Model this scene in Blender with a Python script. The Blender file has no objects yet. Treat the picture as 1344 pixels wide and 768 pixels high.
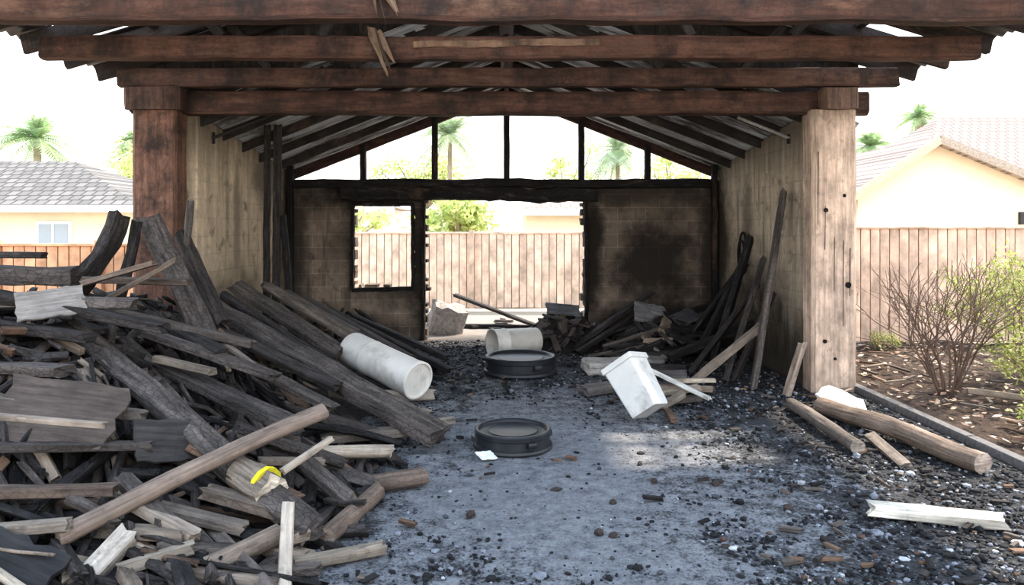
import bpy, math, random, bmesh
import numpy as np
from mathutils import Vector, Matrix, Euler, noise as mnoise
R = random.Random(7)
sc = bpy.context.scene

# ------------------------------------------------------------------ materials
def newmat(name):
    m = bpy.data.materials.new(name); m.use_nodes = True
    nt = m.node_tree; b = nt.nodes['Principled BSDF']
    return m, nt, b
def N(nt, t, **kw):
    n = nt.nodes.new(t)
    for k, v in kw.items():
        if k in n.inputs: n.inputs[k].default_value = v
        else: setattr(n, k, v)
    return n
def L(nt, a, b): nt.links.new(a, b)
def mathn(nt, op, a, b=None, clamp=False):
    n = nt.nodes.new('ShaderNodeMath'); n.operation = op; n.use_clamp = clamp
    for i, v in enumerate((a, b)):
        if v is None: continue
        if isinstance(v, (int, float)): n.inputs[i].default_value = v
        else: L(nt, v, n.inputs[i])
    return n.outputs[0]
def mixc(nt, fac, a, b, mode='MIX'):
    n = nt.nodes.new('ShaderNodeMixRGB'); n.blend_type = mode
    for i, v in enumerate((fac, a, b)):
        if isinstance(v, (int, float)): n.inputs[i].default_value = v
        elif isinstance(v, (tuple, list)): n.inputs[i].default_value = (v[0], v[1], v[2], 1)
        else: L(nt, v, n.inputs[i])
    return n.outputs[0]
def maprange(nt, v, a, b, c=0.0, d=1.0, smooth=False):
    n = nt.nodes.new('ShaderNodeMapRange')
    if smooth: n.interpolation_type = 'SMOOTHSTEP'
    L(nt, v, n.inputs[0])
    for i, x in enumerate((a, b, c, d)): n.inputs[i+1].default_value = x
    return n.outputs[0]
def noise(nt, vec, scale, detail=6, rough=.6):
    n = N(nt, 'ShaderNodeTexNoise', Scale=scale, Detail=detail, Roughness=rough)
    if vec is not None: L(nt, vec, n.inputs['Vector'])
    return n.outputs['Fac']
def mapping(nt, vec, scale):
    n = nt.nodes.new('ShaderNodeMapping'); L(nt, vec, n.inputs['Vector'])
    n.inputs['Scale'].default_value = scale
    return n.outputs[0]
def bump(nt, b, h, s=.5, d=.02):
    n = N(nt, 'ShaderNodeBump', Strength=s, Distance=d); L(nt, h, n.inputs['Height'])
    L(nt, n.outputs[0], b.inputs['Normal'])

def wood_material(name, rough=.72, contrast=1.0, spec=.35, bstr=.7, patches=0., smear=(.03,.026,.025), smf=.55):
    m, nt, b = newmat(name)
    at = N(nt, 'ShaderNodeAttribute', attribute_name='tint')
    uv = N(nt, 'ShaderNodeUVMap').outputs[0]
    streak = noise(nt, mapping(nt, uv, (2.2, 60, 1)), 1.0, 8, .7)
    big = noise(nt, mapping(nt, uv, (3, 9, 1)), 1.0, 4, .6)
    vo = nt.nodes.new('ShaderNodeTexVoronoi'); vo.feature = 'DISTANCE_TO_EDGE'
    L(nt, mapping(nt, uv, (18, 60, 1)), vo.inputs['Vector']); vo.inputs['Scale'].default_value = 1
    crack = maprange(nt, vo.outputs['Distance'], 0, .10)
    g = maprange(nt, streak, .34, .66, -.75*contrast, .8*contrast)
    g = mathn(nt, 'ADD', mathn(nt, 'MULTIPLY', g, mathn(nt, 'ADD', mathn(nt, 'MULTIPLY', at.outputs['Alpha'], .6), .45)), 1.0)
    g2 = maprange(nt, big, .3, .7, .6, 1.35)
    f = mathn(nt, 'MULTIPLY', g, g2)
    col = N(nt, 'ShaderNodeVectorMath', operation='SCALE'); L(nt, at.outputs['Color'], col.inputs[0]); L(nt, f, col.inputs['Scale'])
    c1 = col.outputs[0]
    crk = mathn(nt, 'MULTIPLY', mathn(nt, 'SUBTRACT', 1.0, crack), mathn(nt, 'MULTIPLY', at.outputs['Alpha'], .6))
    c2 = mixc(nt, crk, c1, (.007, .006, .006))
    if smf:
        sm = maprange(nt, noise(nt, mapping(nt, uv, (4, 12, 1)), 1.7, 8, .7), .54, .68)
        c2 = mixc(nt, mathn(nt, 'MULTIPLY', sm, smf), c2, smear)
    ash = maprange(nt, noise(nt, mapping(nt, uv, (3, 40, 1)), 1.3, 8, .7), .54, .70)
    ashf = mathn(nt, 'MULTIPLY', mathn(nt, 'MULTIPLY', ash, at.outputs['Alpha']), .55)
    c3 = mixc(nt, ashf, c2, (.19, .165, .155))
    if patches:
        pz = maprange(nt, noise(nt, mapping(nt, uv, (.8, 8, 1)), 1.0, 9, .75), .56, .66)
        c3 = mixc(nt, mathn(nt, 'MULTIPLY', pz, patches), c3, (.26, .155, .10))
        pk = maprange(nt, noise(nt, mapping(nt, uv, (1.6, 4, 1)), 1.7, 9, .7), .47, .62)
        c3 = mixc(nt, mathn(nt, 'MULTIPLY', pk, .8), c3, (.018, .013, .012))
    L(nt, c3, b.inputs['Base Color'])
    b.inputs['Roughness'].default_value = rough
    b.inputs['Specular IOR Level'].default_value = spec
    h = mathn(nt, 'ADD', streak, mathn(nt, 'MULTIPLY', crack, mathn(nt, 'MULTIPLY', at.outputs['Alpha'], .35)))
    bump(nt, b, h, bstr, .014)
    return m
M_WOOD = wood_material('charred_wood', .75, 1., .3)
M_BEAM = wood_material('beam_wood', .7, .9, .3, .7, .5)
M_POST = wood_material('post_wood', .8, .8, .2, .5, 0, (.16,.11,.085), .5)
M_FENCE = wood_material('fence_wood', .8, .22, .2, .3, 0, (0,0,0), 0)

def tint_mat(name, rough=.85, spec=.3, nscale=30, trans=0.):
    m, nt, b = newmat(name)
    at = N(nt, 'ShaderNodeAttribute', attribute_name='tint')
    tc = N(nt, 'ShaderNodeTexCoord').outputs['Object']
    n = noise(nt, tc, nscale, 5)
    f = maprange(nt, n, .3, .7, .7, 1.3)
    col = N(nt, 'ShaderNodeVectorMath', operation='SCALE'); L(nt, at.outputs['Color'], col.inputs[0]); L(nt, f, col.inputs['Scale'])
    L(nt, col.outputs[0], b.inputs['Base Color'])
    b.inputs['Roughness'].default_value = rough; b.inputs['Specular IOR Level'].default_value = spec
    bump(nt, b, n, .3, .01)
    if trans:
        tr = nt.nodes.new('ShaderNodeBsdfTranslucent'); L(nt, col.outputs[0], tr.inputs['Color'])
        mx = nt.nodes.new('ShaderNodeMixShader'); mx.inputs[0].default_value = trans
        L(nt, b.outputs[0], mx.inputs[1]); L(nt, tr.outputs[0], mx.inputs[2])
        L(nt, mx.outputs[0], nt.nodes['Material Output'].inputs['Surface'])
    return m
M_STONE = tint_mat('rubble_stone')
M_LEAF = tint_mat('foliage', .6, .3, 3)
M_TREE = tint_mat('tree_foliage', .6, .2, 3, .5)

def plain(name, c, rough=.6, metal=0., nscale=12, var=.15, bs=.15, dirt=None, dirtamt=.5):
    m, nt, b = newmat(name)
    tc = N(nt, 'ShaderNodeTexCoord').outputs['Object']
    n = noise(nt, tc, nscale, 6)
    c1 = mixc(nt, maprange(nt, n, .3, .7), tuple(x*(1-var) for x in c), tuple(min(1, x*(1+var)) for x in c))
    if dirt:
        d = maprange(nt, noise(nt, tc, nscale*.6, 8, .7), .5, .68)
        c1 = mixc(nt, mathn(nt, 'MULTIPLY', d, dirtamt), c1, dirt)
    L(nt, c1, b.inputs['Base Color'])
    b.inputs['Roughness'].default_value = rough; b.inputs['Metallic'].default_value = metal
    bump(nt, b, n, bs, .01)
    return m

# ------------------------------------------------------------------ mesh buffer
class Buf:
    def __init__(s): s.v=[]; s.f=[]; s.t=[]; s.uv=[]
    def build(s, name, mat, smooth=True, parent=None):
        me = bpy.data.meshes.new(name); me.from_pydata(s.v, [], s.f)
        a = me.attributes.new('tint', 'FLOAT_COLOR', 'POINT')
        a.data.foreach_set('color', np.array(s.t, dtype=np.float32).ravel())
        uvl = me.uv_layers.new(name='UVMap')
        li = np.empty(len(me.loops), dtype=np.int32); me.loops.foreach_get('vertex_index', li)
        uvl.data.foreach_set('uv', np.array(s.uv, dtype=np.float32)[li].ravel())
        me.materials.append(mat)
        if smooth:
            me.polygons.foreach_set('use_smooth', [True]*len(me.polygons))
            try: me.set_sharp_from_angle(angle=math.radians(38))
            except Exception: pass
        ob = bpy.data.objects.new(name, me); sc.collection.objects.link(ob)
        if parent: ob.parent = parent
        return ob
RECT = [(-.5,-.38),(-.42,-.5),(0,-.52),(.42,-.5),(.5,-.38),(.5,.38),(.42,.5),(0,.52),(-.42,.5),(-.5,.38)]
LOG = [(.5*math.cos(i*math.tau/12), .5*math.sin(i*math.tau/12)) for i in range(12)]
def stick(buf, A, B, w, t, tint, ch=0., roll=0., log=False, rough=.06, jag=.2, bow=0., end=None, endch=0., seg=.12, taper=1., cap=None):
    A = Vector(A); B = Vector(B); d = B-A; Ln = d.length; d.normalize()
    up = Vector((0,0,1)) if abs(d.z) < .95 else Vector((0,1,0))
    s = d.cross(up).normalized(); u = s.cross(d).normalized()
    q = Matrix.Rotation(roll, 3, d); s = q@s; u = q@u
    prof = LOG if log else RECT; n = len(prof)
    ns = max(2, min(26, int(Ln/seg)))
    o = R.uniform(0, 50); base = len(buf.v)
    sx = R.uniform(-1, 1)
    jagA = [R.uniform(-1, 1)*jag*w for _ in range(n)]; jagB = [R.uniform(-1, 1)*jag*w for _ in range(n)]
    rings = []
    for i in range(ns+1):
        k = i/ns
        c = A + d*(Ln*k) + (s*sx+u)*bow*math.sin(math.pi*k)
        c = c + s*(mnoise.noise(Vector((k*Ln*2, o, 0)))*w*rough*1.4) + u*(mnoise.noise(Vector((k*Ln*2, o, 9)))*t*rough*1.4)
        sc_ = 1 + (taper-1)*k
        ec = 1.0
        if endch > 0:
            e = min(k, 1-k)*Ln
            ec = 1-endch*max(0, 1-e/(.18+.1*math.sin(o)))
        for j, (px, py) in enumerate(prof):
            r = 1 + rough*2.2*mnoise.noise(Vector((k*Ln*7, j*1.7, o)))
            p = c + s*(px*w*r*sc_) + u*(py*t*r*sc_)
            if i == 0: p = p + d*jagA[j]
            if i == ns: p = p + d*jagB[j]
            buf.v.append(tuple(p)); buf.t.append((tint[0]*ec, tint[1]*ec, tint[2]*ec, min(1, ch+(1-ec))))
            per = (j/n if j <= n/2 else 1-j/n)
            buf.uv.append((k*Ln+o, per*2*(w+t)*.6+o*1.3))
        rings.append(base+i*n)
    for i in range(ns):
        for j in range(n):
            a = rings[i]+j; b2 = rings[i]+(j+1) % n; c2 = rings[i+1]+(j+1) % n; d2 = rings[i+1]+j
            buf.f.append((a, b2, c2, d2))
    ct = cap if cap else tuple(x*.8 for x in tint)
    for (ri, sg) in ((rings[0], -1), (rings[-1], 1)):
        b0 = len(buf.v); m = Vector((0,0,0))
        for j in range(n):
            p = buf.v[ri+j]; m += Vector(p); buf.v.append(p); buf.t.append((*ct, ch if not cap else 0)); buf.uv.append((o+prof[j][0]*w*3, o+prof[j][1]*w*1))
        buf.v.append(tuple(m/n)); buf.t.append((*ct, ch if not cap else 0)); buf.uv.append((o, o))
        for j in range(n):
            f = (b0+j, b0+(j+1) % n, b0+n)
            buf.f.append(f if sg > 0 else f[::-1])
def sbox(buf, A, B, w, t, tint, ch=0, roll=0, **k):
    stick(buf, A, B, w, t, tint, ch, roll, rough=k.get('rough', .01), jag=0, seg=k.get('seg', .5))
def sheet(buf, c, sx, sy, th, rot, tint, ch=0.):
    E = Euler(rot).to_matrix(); nx, ny = 8, 6; o = R.uniform(0, 30)
    for side in (1, -1):
        b0 = len(buf.v)
        for j in range(ny+1):
            for i in range(nx+1):
                x = (i/nx-.5)*sx; y = (j/ny-.5)*sy
                if i in (0, nx): x += (mnoise.noise(Vector((j*.9, o, i))))*.06*sx
                if j in (0, ny): y += (mnoise.noise(Vector((i*.9, o, j+5))))*.07*sy
                z = .018*sx*mnoise.noise(Vector((x*3, y*3, o))) + side*th/2
                buf.v.append(tuple(Vector(c)+E@Vector((x, y, z)))); buf.t.append((*tint, ch)); buf.uv.append((x+o, y*.6+o))
        for j in range(ny):
            for i in range(nx):
                a = b0+j*(nx+1)+i; f = (a, a+1, a+nx+2, a+nx+1)
                buf.f.append(f if side > 0 else f[::-1])
        if side > 0: top = b0
        else: bot = b0
    rim = [i for i in range(nx+1)] + [j*(nx+1)+nx for j in range(1, ny+1)] + [ny*(nx+1)+i for i in range(nx-1, -1, -1)] + [j*(nx+1) for j in range(ny-1, 0, -1)]
    for k in range(len(rim)):
        a, b2 = rim[k], rim[(k+1) % len(rim)]
        buf.f.append((top+b2, top+a, bot+a, bot+b2))
def empty(name, loc=(0,0,0)):
    e = bpy.data.objects.new(name, None); e.location = loc; e.empty_display_size = .2; sc.collection.objects.link(e); return e

CH=(.018,.016,.016); CH2=(.040,.034,.032); GR=(.115,.094,.082); BR=(.16,.10,.068); WE=(.28,.22,.17); PA=(.50,.42,.33); WH=(.80,.77,.72)
CHG=(.080,.066,.059)

# ------------------------------------------------------------------ ground
def ground_mesh(name, x0, x1, y0, y1, step, mat, amp=.012, z=0.):
    nx = int((x1-x0)/step); ny = int((y1-y0)/step)
    v = []; f = []
    for j in range(ny+1):
        for i in range(nx+1):
            x = x0+(x1-x0)*i/nx; y = y0+(y1-y0)*j/ny
            v.append((x, y, z+amp*mnoise.noise(Vector((x*1.7, y*1.7, 3)))+amp*.6*mnoise.noise(Vector((x*6, y*6, 3)))))
    for j in range(ny):
        for i in range(nx):
            a = j*(nx+1)+i; f.append((a, a+1, a+nx+2, a+nx+1))
    me = bpy.data.meshes.new(name); me.from_pydata(v, [], f); me.materials.append(mat)
    me.polygons.foreach_set('use_smooth', [True]*len(f))
    ob = bpy.data.objects.new(name, me); sc.collection.objects.link(ob); return ob
m, nt, b = newmat('ash_covered_concrete')
tc = N(nt, 'ShaderNodeTexCoord').outputs['Object']
sep = N(nt, 'ShaderNodeSeparateXYZ'); L(nt, tc, sep.inputs[0]); X, Y = sep.outputs[0], sep.outputs[1]
ex = mathn(nt, 'DIVIDE', mathn(nt, 'SUBTRACT', X, .30), 1.25)
ey = mathn(nt, 'DIVIDE', mathn(nt, 'SUBTRACT', Y, 4.8), 2.5)
rr = mathn(nt, 'SQRT', mathn(nt, 'ADD', mathn(nt, 'MULTIPLY', ex, ex), mathn(nt, 'MULTIPLY', ey, ey)))
n1 = noise(nt, tc, 1.6, 8, .65); n2 = noise(nt, tc, 9, 8, .75); n3 = noise(nt, tc, 50, 6, .75); n4 = noise(nt, tc, 150, 3, .7)
mk = mathn(nt, 'SUBTRACT', 1.5, rr)
mk = mathn(nt, 'ADD', mk, mathn(nt, 'MULTIPLY', mathn(nt, 'SUBTRACT', n1, .5), 2.6))
mk = mathn(nt, 'ADD', mk, mathn(nt, 'MULTIPLY', mathn(nt, 'SUBTRACT', n2, .5), 3.2))
mk = mathn(nt, 'ADD', mk, mathn(nt, 'MULTIPLY', mathn(nt, 'SUBTRACT', n3, .5), 3.0))
mk = maprange(nt, mk, .0, .9, 0, 1, True)
lf = mathn(nt, 'ADD', mathn(nt, 'MULTIPLY', n2, .5), mathn(nt, 'ADD', mathn(nt, 'MULTIPLY', n3, .3), mathn(nt, 'MULTIPLY', n4, .2)))
light = mixc(nt, maprange(nt, lf, .42, .58), (.155, .165, .188), (.42, .435, .47))
dark = mixc(nt, maprange(nt, n3, .35, .65), (.014, .014, .016), (.085, .088, .10))
c = mixc(nt, mk, dark, light)
out = maprange(nt, mathn(nt, 'ADD', Y, mathn(nt, 'MULTIPLY', n1, .8)), 10.9, 11.5)
c = mixc(nt, out, c, (.42, .37, .33))
L(nt, c, b.inputs['Base Color']); b.inputs['Roughness'].default_value = .85
bump(nt, b, mathn(nt, 'ADD', mathn(nt, 'ADD', n3, mathn(nt, 'MULTIPLY', n4, .5)), mathn(nt, 'MULTIPLY', n2, 1.5)), 1.0, .03)
ground_mesh('floor', -5.5, 3.45, .5, 13.5, .07, m)
m, nt, b = newmat('dry_yard')
tc = N(nt, 'ShaderNodeTexCoord').outputs['Object']
L(nt, mixc(nt, maprange(nt, noise(nt, tc, .8, 8), .3, .7), (.36, .30, .22), (.50, .44, .35)), b.inputs['Base Color']); b.inputs['Roughness'].default_value = .95
ground_mesh('yard_ground', -60, 60, -20, 80, 4, m, 0, -.06)
m, nt, b = newmat('mulch_soil')
tc = N(nt, 'ShaderNodeTexCoord').outputs['Object']
n2 = noise(nt, tc, 14, 8, .75); n3 = noise(nt, tc, 60, 5, .7)
L(nt, mixc(nt, maprange(nt, n2, .35, .62), (.035, .023, .019), (.15, .10, .075)), b.inputs['Base Color']); b.inputs['Roughness'].default_value = .95
bump(nt, b, mathn(nt, 'ADD', n2, n3), 1, .04)
ground_mesh('garden_bed', 3.5, 9, 1.5, 10.25, .1, m, .05, .02)
cb = Buf()
yy = 1.5
while yy < 7.9:
    sbox(cb, (3.45, yy, .01), (3.45, yy+.98, .01), .09, .10, (.15, .145, .145)); yy += 1.0
cb.build('curb_edging', M_STONE)

# ------------------------------------------------------------------ walls
def soot_wall(name, blobs, base, base2, plane='xz', mortar=.6, streaks=.5, top=None, grime=.35):
    m, nt, b = newmat(name)
    tc = N(nt, 'ShaderNodeTexCoord').outputs['Object']
    sep = N(nt, 'ShaderNodeSeparateXYZ'); L(nt, tc, sep.inputs[0])
    U = sep.outputs[0] if plane == 'xz' else sep.outputs[1]; Z = sep.outputs[2]
    cmb = N(nt, 'ShaderNodeCombineXYZ'); L(nt, U, cmb.inputs[0]); L(nt, Z, cmb.inputs[1])
    br = N(nt, 'ShaderNodeTexBrick', Scale=1.0); L(nt, cmb.outputs[0], br.inputs['Vector'])
    br.inputs['Brick Width'].default_value = .4; br.inputs['Row Height'].default_value = .19
    br.inputs['Mortar Size'].default_value = .007; br.inputs['Mortar Smooth'].default_value = .3
    br.inputs['Color1'].default_value = (*base, 1); br.inputs['Color2'].default_value = (*base2, 1)
    br.inputs['Mortar'].default_value = (*[x*mortar for x in base], 1)
    n1 = noise(nt, tc, 2.0, 9, .7); n2 = noise(nt, tc, 14, 8, .7); n5 = noise(nt, tc, 4.5, 8, .7)
    c = mixc(nt, maprange(nt, n2, .35, .75, 0, grime), br.outputs['Color'], tuple(x*.45 for x in base))
    tot = maprange(nt, n5, .46, .68, 0, grime*1.5, True)
    for (bu, bz, ru, rz, st) in blobs:
        du = mathn(nt, 'DIVIDE', mathn(nt, 'SUBTRACT', U, bu), ru); dz = mathn(nt, 'DIVIDE', mathn(nt, 'SUBTRACT', Z, bz), rz)
        r = mathn(nt, 'SQRT', mathn(nt, 'ADD', mathn(nt, 'MULTIPLY', du, du), mathn(nt, 'MULTIPLY', dz, dz)))
        r = mathn(nt, 'ADD', r, mathn(nt, 'MULTIPLY', mathn(nt, 'SUBTRACT', n1, .5), 2.0))
        s = maprange(nt, r, 1.6, .3, 0, st, True)
        tot = mathn(nt, 'MAXIMUM', tot, s)
    sv = mapping(nt, tc, (6, 6, .5)); stn = noise(nt, sv, 1.6, 8, .7)
    strk = maprange(nt, stn, .44, .66, 0, streaks)
    tot = mathn(nt, 'MAXIMUM', tot, strk)
    if top:
        tz = maprange(nt, mathn(nt, 'ADD', Z, mathn(nt, 'MULTIPLY', stn, 1.4)), top, top+1.0, 0, .75, True)
        tot = mathn(nt, 'MAXIMUM', tot, tz)
        bz_ = maprange(nt, mathn(nt, 'SUBTRACT', Z, mathn(nt, 'MULTIPLY', stn, 1.6)), .5, -.5, 0, .9, True)
        tot = mathn(nt, 'MAXIMUM', tot, bz_)
    c = mixc(nt, tot, c, (.024, .020, .018))
    L(nt, c, b.inputs['Base Color']); b.inputs['Roughness'].default_value = .9; b.inputs['Specular IOR Level'].default_value = .2
    h = mathn(nt, 'ADD', mathn(nt, 'MULTIPLY', mathn(nt, 'SUBTRACT', 1., br.outputs['Fac']), .8), mathn(nt, 'MULTIPLY', n2, .6))
    bump(nt, b, h, .6, .012)
    return m
WY = 10.66
def back_wall():
    v = []; f = []; st = .045
    x0, x1, z0, z1 = -3.13, 3.01, -.03, 2.2
    nx = int((x1-x0)/st); nz = int((z1-z0)/st); idx = {}
    def inhole(x, z):
        j = .035*mnoise.noise(Vector((x*6, z*6, 1)))+.03*mnoise.noise(Vector((x*19, z*19, 2)))
        if -2.2+j < x < -1.36-j and .76+j < z < 1.93-j: return True
        if -1.17+j*1.8 < x < 1.12-j*1.8 and z < 2.02+j: return True
        return False
    def vid(i, j):
        if (i, j) not in idx:
            x = x0+(x1-x0)*i/nx; z = z0+(z1-z0)*j/nz
            idx[(i, j)] = len(v)
            jx = .014*mnoise.noise(Vector((x*21, z*21, 4))); jz = .014*mnoise.noise(Vector((x*21, z*21, 14)))
            v.append((x+jx, WY, z+jz))
        return idx[(i, j)]
    for j in range(nz):
        for i in range(nx):
            x = x0+(x1-x0)*(i+.5)/nx; z = z0+(z1-z0)*(j+.5)/nz
            if inhole(x, z): continue
            f.append((vid(i, j), vid(i+1, j), vid(i+1, j+1), vid(i, j+1)))
    me = bpy.data.meshes.new('wall_back'); me.from_pydata(v, [], f)
    me.materials.append(soot_wall('sooty_blockwork', [(-1.65, 1.35, .78, .9, .93), (2.15, 1.1, .75, .9, .94), (1.22, 1.3, .22, 1.3, .97), (-1.2, 1.1, .34, 1.4, .95), (-1.9, 2.15, 1.5, .42, .98), (1.9, 2.1, 1.4, .3, .85), (2.95, 1.2, .25, 1.6, .9), (-3.05, 1.2, .2, 1.4, .8), (2.1,.2,1.2,.5,.95), (-2.3,.1,1.,.35,.85)], base=(.50,.40,.315), base2=(.34,.275,.22), mortar=1.3, streaks=.6, grime=.45))
    ob = bpy.data.objects.new('wall_back', me); sc.collection.objects.link(ob)
    s = ob.modifiers.new('s', 'SOLIDIFY'); s.thickness = .2; s.offset = -1
back_wall()
def side_wall(name, x0, x1, mat):
    y0, y1 = 7.5, 10.95
    v = []; f = []
    def ztop(y): return 2.78-(y-7.45)*.105
    for x in (x0, x1):
        for i in range(13):
            y = y0+(y1-y0)*i/12
            v.append((x, y, -.03)); v.append((x, y, ztop(y)))
    for i in range(12):
        a = 2*i; f.append((a, a+2, a+3, a+1)); c = 26+2*i; f.append((c, c+1, c+3, c+2)); f.append((a+1, a+3, c+3, c+1)); f.append((a, c, c+2, a+2))
    f.append((0, 1, 27, 26)); f.append((24, 50, 51, 25))
    me = bpy.data.meshes.new(name); me.from_pydata(v, [], f); me.materials.append(mat)
    ob = bpy.data.objects.new(name, me); sc.collection.objects.link(ob)
    bv = ob.modifiers.new('b', 'BEVEL'); bv.width = .012; bv.limit_method = 'ANGLE'
side_wall('wall_left', -3.42, -3.14, soot_wall('stained_render_l', [(8.6, .3, 1.2, .8, .85), (10.6, 1.5, .5, 1.6, .9), (9.7,2.3,.7,.5,.75), (8.6,1.6,.12,1.3,.6)], base=(.84,.69,.50), base2=(.75,.61,.44), plane='yz', mortar=.88, streaks=.5, grime=.4, top=2.6))
side_wall('wall_right', 3.02, 3.30, soot_wall('stained_render_r', [(9.2, .3, 1.6, .9, .88), (10.5, 1.2, .5, 1.8, .9), (9.3,1.4,.25,.9,.7)], base=(.72,.60,.46), base2=(.62,.52,.40), plane='yz', mortar=.86, streaks=.65, grime=.4, top=2.45))

# ------------------------------------------------------------------ timber frame
fr = empty('timber_roof_frame')
bb = Buf()
DB2=(.035,.024,.020)
def beam(y, z0, z1, xa, xb, th, tint, ch=.3):
    stick(bb, (xa, y, (z0+z1)/2), (xb, y, (z0+z1)/2), th, z1-z0, tint, ch, rough=.045, jag=.12, seg=.28, endch=.3)
beam(4.85, 2.95, 3.2, -4.1, 4.1, .14, (.080,.038,.026))
beam(6.0, 2.97, 3.15, -3.75, 3.82, .14, (.125,.062,.043))
beam(7.22, 2.98, 3.16, -3.78, 3.8, .12, (.105,.055,.039))
beam(7.42, 2.74, 2.96, -3.72, 3.6, .2, (.10,.050,.035))
beam(7.75, 2.8, 2.95, -3.5, 3.5, .1, CH2)
# long splintered scar on the face of the middle beam
stick(bb, (-.75,5.925,3.075), (.75,5.925,3.095), .012, .05, (.27,.17,.11), .0, rough=.25, jag=.8, seg=.07)
bb.build('tie_beams', M_BEAM, parent=fr)
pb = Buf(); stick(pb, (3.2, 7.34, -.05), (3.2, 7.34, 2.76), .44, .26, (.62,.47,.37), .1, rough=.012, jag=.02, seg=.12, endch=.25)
stick(pb, (3.25, 7.3, 2.76), (3.25, 7.3, 2.97), .34, .3, (.18,.115,.085), .3, rough=.02, jag=.02)
for x, z, s in ((3.33,1.05,.06), (3.11,1.78,.045), (3.1,.5,.04), (3.29,1.92,.035), (3.2,.33,.03)):
    stick(pb, (x, 7.222, z), (x, 7.200, z), s, s, CH, .5, log=True, jag=0)
for i in range(5):
    x = 3.03+.08*i+R.uniform(-.02,.02); z = R.uniform(.3, 1.8); stick(pb, (x, 7.208, z), (x+.004, 7.207, z+R.uniform(.3, .9)), .006, .008, (.07,.05,.04), .3, jag=0)
stick(pb, (3.12, 7.3, -.02), (3.3, 7.3, -.0), .36, .1, (.3,.24,.2), .2, rough=.03)
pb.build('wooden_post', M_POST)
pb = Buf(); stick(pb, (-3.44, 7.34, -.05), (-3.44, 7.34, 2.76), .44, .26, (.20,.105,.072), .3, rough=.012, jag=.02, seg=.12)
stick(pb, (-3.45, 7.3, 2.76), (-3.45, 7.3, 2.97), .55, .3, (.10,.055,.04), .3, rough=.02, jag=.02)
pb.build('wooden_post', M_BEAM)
def zf(x): return 3.27+.30*(4.1-abs(x))
rb = Buf()
for y in (4.6, 5.2, 5.75, 6.35, 6.95, 7.5):
    for s in (-1, 1):
        stick(rb, (s*4.15, y, zf(4.15)-.08), (0, y, zf(0)-.08), .06, .16, DB2, .5, rough=.03, jag=.1, seg=.3)
for x in (-3.3, -2.2, -1.1, 1.1, 2.2, 3.3):
    stick(rb, (x, 4.5, zf(x)-.01), (x, 7.6, zf(x)-.01), .08, .05, CH2, .6, rough=.04, seg=.3)
stick(rb, (0, 4.4, zf(0)-.1), (0, 7.7, zf(0)-.1), .08, .22, DB2, .5, rough=.02)
for y in (4.85, 6.0, 7.22):
    stick(rb, (0, y, 3.15), (0, y, zf(0)-.1), .12, .1, DB2, .5)
    for s in (-1, 1):
        stick(rb, (s*1.5, y, 3.15), (s*1.0, y, zf(1.0)-.1), .09, .08, CH2, .5)
        stick(rb, (s*2.3, y, 3.15), (s*2.7, y, zf(2.7)-.1), .09, .08, CH2, .5)
rb.build('overhang_rafters', M_BEAM, parent=fr)
def zi(x, y): return 2.45+.39*(3.02-abs(x))+(10.66-y)*.115
rb = Buf()
for y in (7.6, 8.2, 8.8, 9.4, 10.0, 10.66):
    tt = CH2 if y < 10.5 else (.075,.035,.026)
    for s in (-1, 1):
        w = .05 if y < 10.5 else .09
        stick(rb, (s*3.45, y, zi(3.45, y)-.055), (0, y, zi(0, y)-.055), w, .10 if y<10.5 else .13, tt, .5, rough=.03, jag=.1, seg=.25)
stick(rb, (0, 7.5, zi(0, 7.5)-.1), (0, 10.8, zi(0, 10.8)-.1), .06, .2, CH, .5, rough=.02)
stick(rb, (-3.1, 10.6, 2.245), (3.0, 10.6, 2.245), .16, .12, CH, .9, rough=.12, seg=.1)
stick(rb, (-2.35, 10.55, 2.10), (1.3, 10.55, 2.10), .12, .19, CH, 1, rough=.16, seg=.1)
for x in (-2.06, -1.03, 0, 1.07, 2.02):
    stick(rb, (x, 10.62, 2.28), (x, 10.62, zi(x, 10.62)-.05), .085, .09, CH, .8, rough=.05)
stick(rb, (2.95, 10.5, 0), (2.95, 10.5, 2.5), .08, .09, CH, .8, rough=.05)
stick(rb, (-3.07, 10.5, 0), (-3.07, 10.5, 2.5), .08, .09, CH, .8, rough=.05)
rb.build('rafters_and_gable_studs', M_BEAM, parent=fr)
ib = Buf()
x = -3.7
while x < 3.7:
    stick(ib, (x, 7.62, max(2.95, zi(x, 7.6)+.02)), (x, 7.62, zf(x)-.02), .2, .02, CH2, .6, rough=.02, jag=.02); x += .19
ib.build('gable_boards', M_BEAM, parent=fr)
wb = Buf()
for A, B in (((-2.22, 10.61, .72), (-1.33, 10.61, .74)), ((-2.22, 10.61, 1.95), (-1.33, 10.61, 1.94)), ((-2.22, 10.61, .72), (-2.21, 10.61, 1.95)), ((-1.34, 10.61, .72), (-1.35, 10.61, 1.95))):
    stick(wb, A, B, .05, .05, CH, 1, rough=.2, seg=.06)
wb.build('window_1', M_WOOD)
wb = Buf()
stick(wb, (-1.2, 10.60, -.02), (-1.19, 10.60, 2.0), .05, .08, CH, 1, rough=.18, seg=.07)
stick(wb, (1.15, 10.60, -.02), (1.13, 10.60, 2.0), .05, .08, CH, 1, rough=.18, seg=.07)
wb.build('door_1', M_WOOD)
def corrmat(name, c1, rust, a, b2):
    m, nt, b = newmat(name)
    tc = N(nt, 'ShaderNodeTexCoord').outputs['Object']
    r1 = maprange(nt, noise(nt, mapping(nt, tc, (1, 5, 1)), 1.5, 8, .65), a, b2)
    L(nt, mixc(nt, r1, c1, rust), b.inputs['Base Color'])
    b.inputs['Metallic'].default_value = .25; b.inputs['Roughness'].default_value = .42
    return m
M_CORR = corrmat('corrugated_metal', (.85, .88, .92), (.14, .12, .115), .45, .62)
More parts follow.
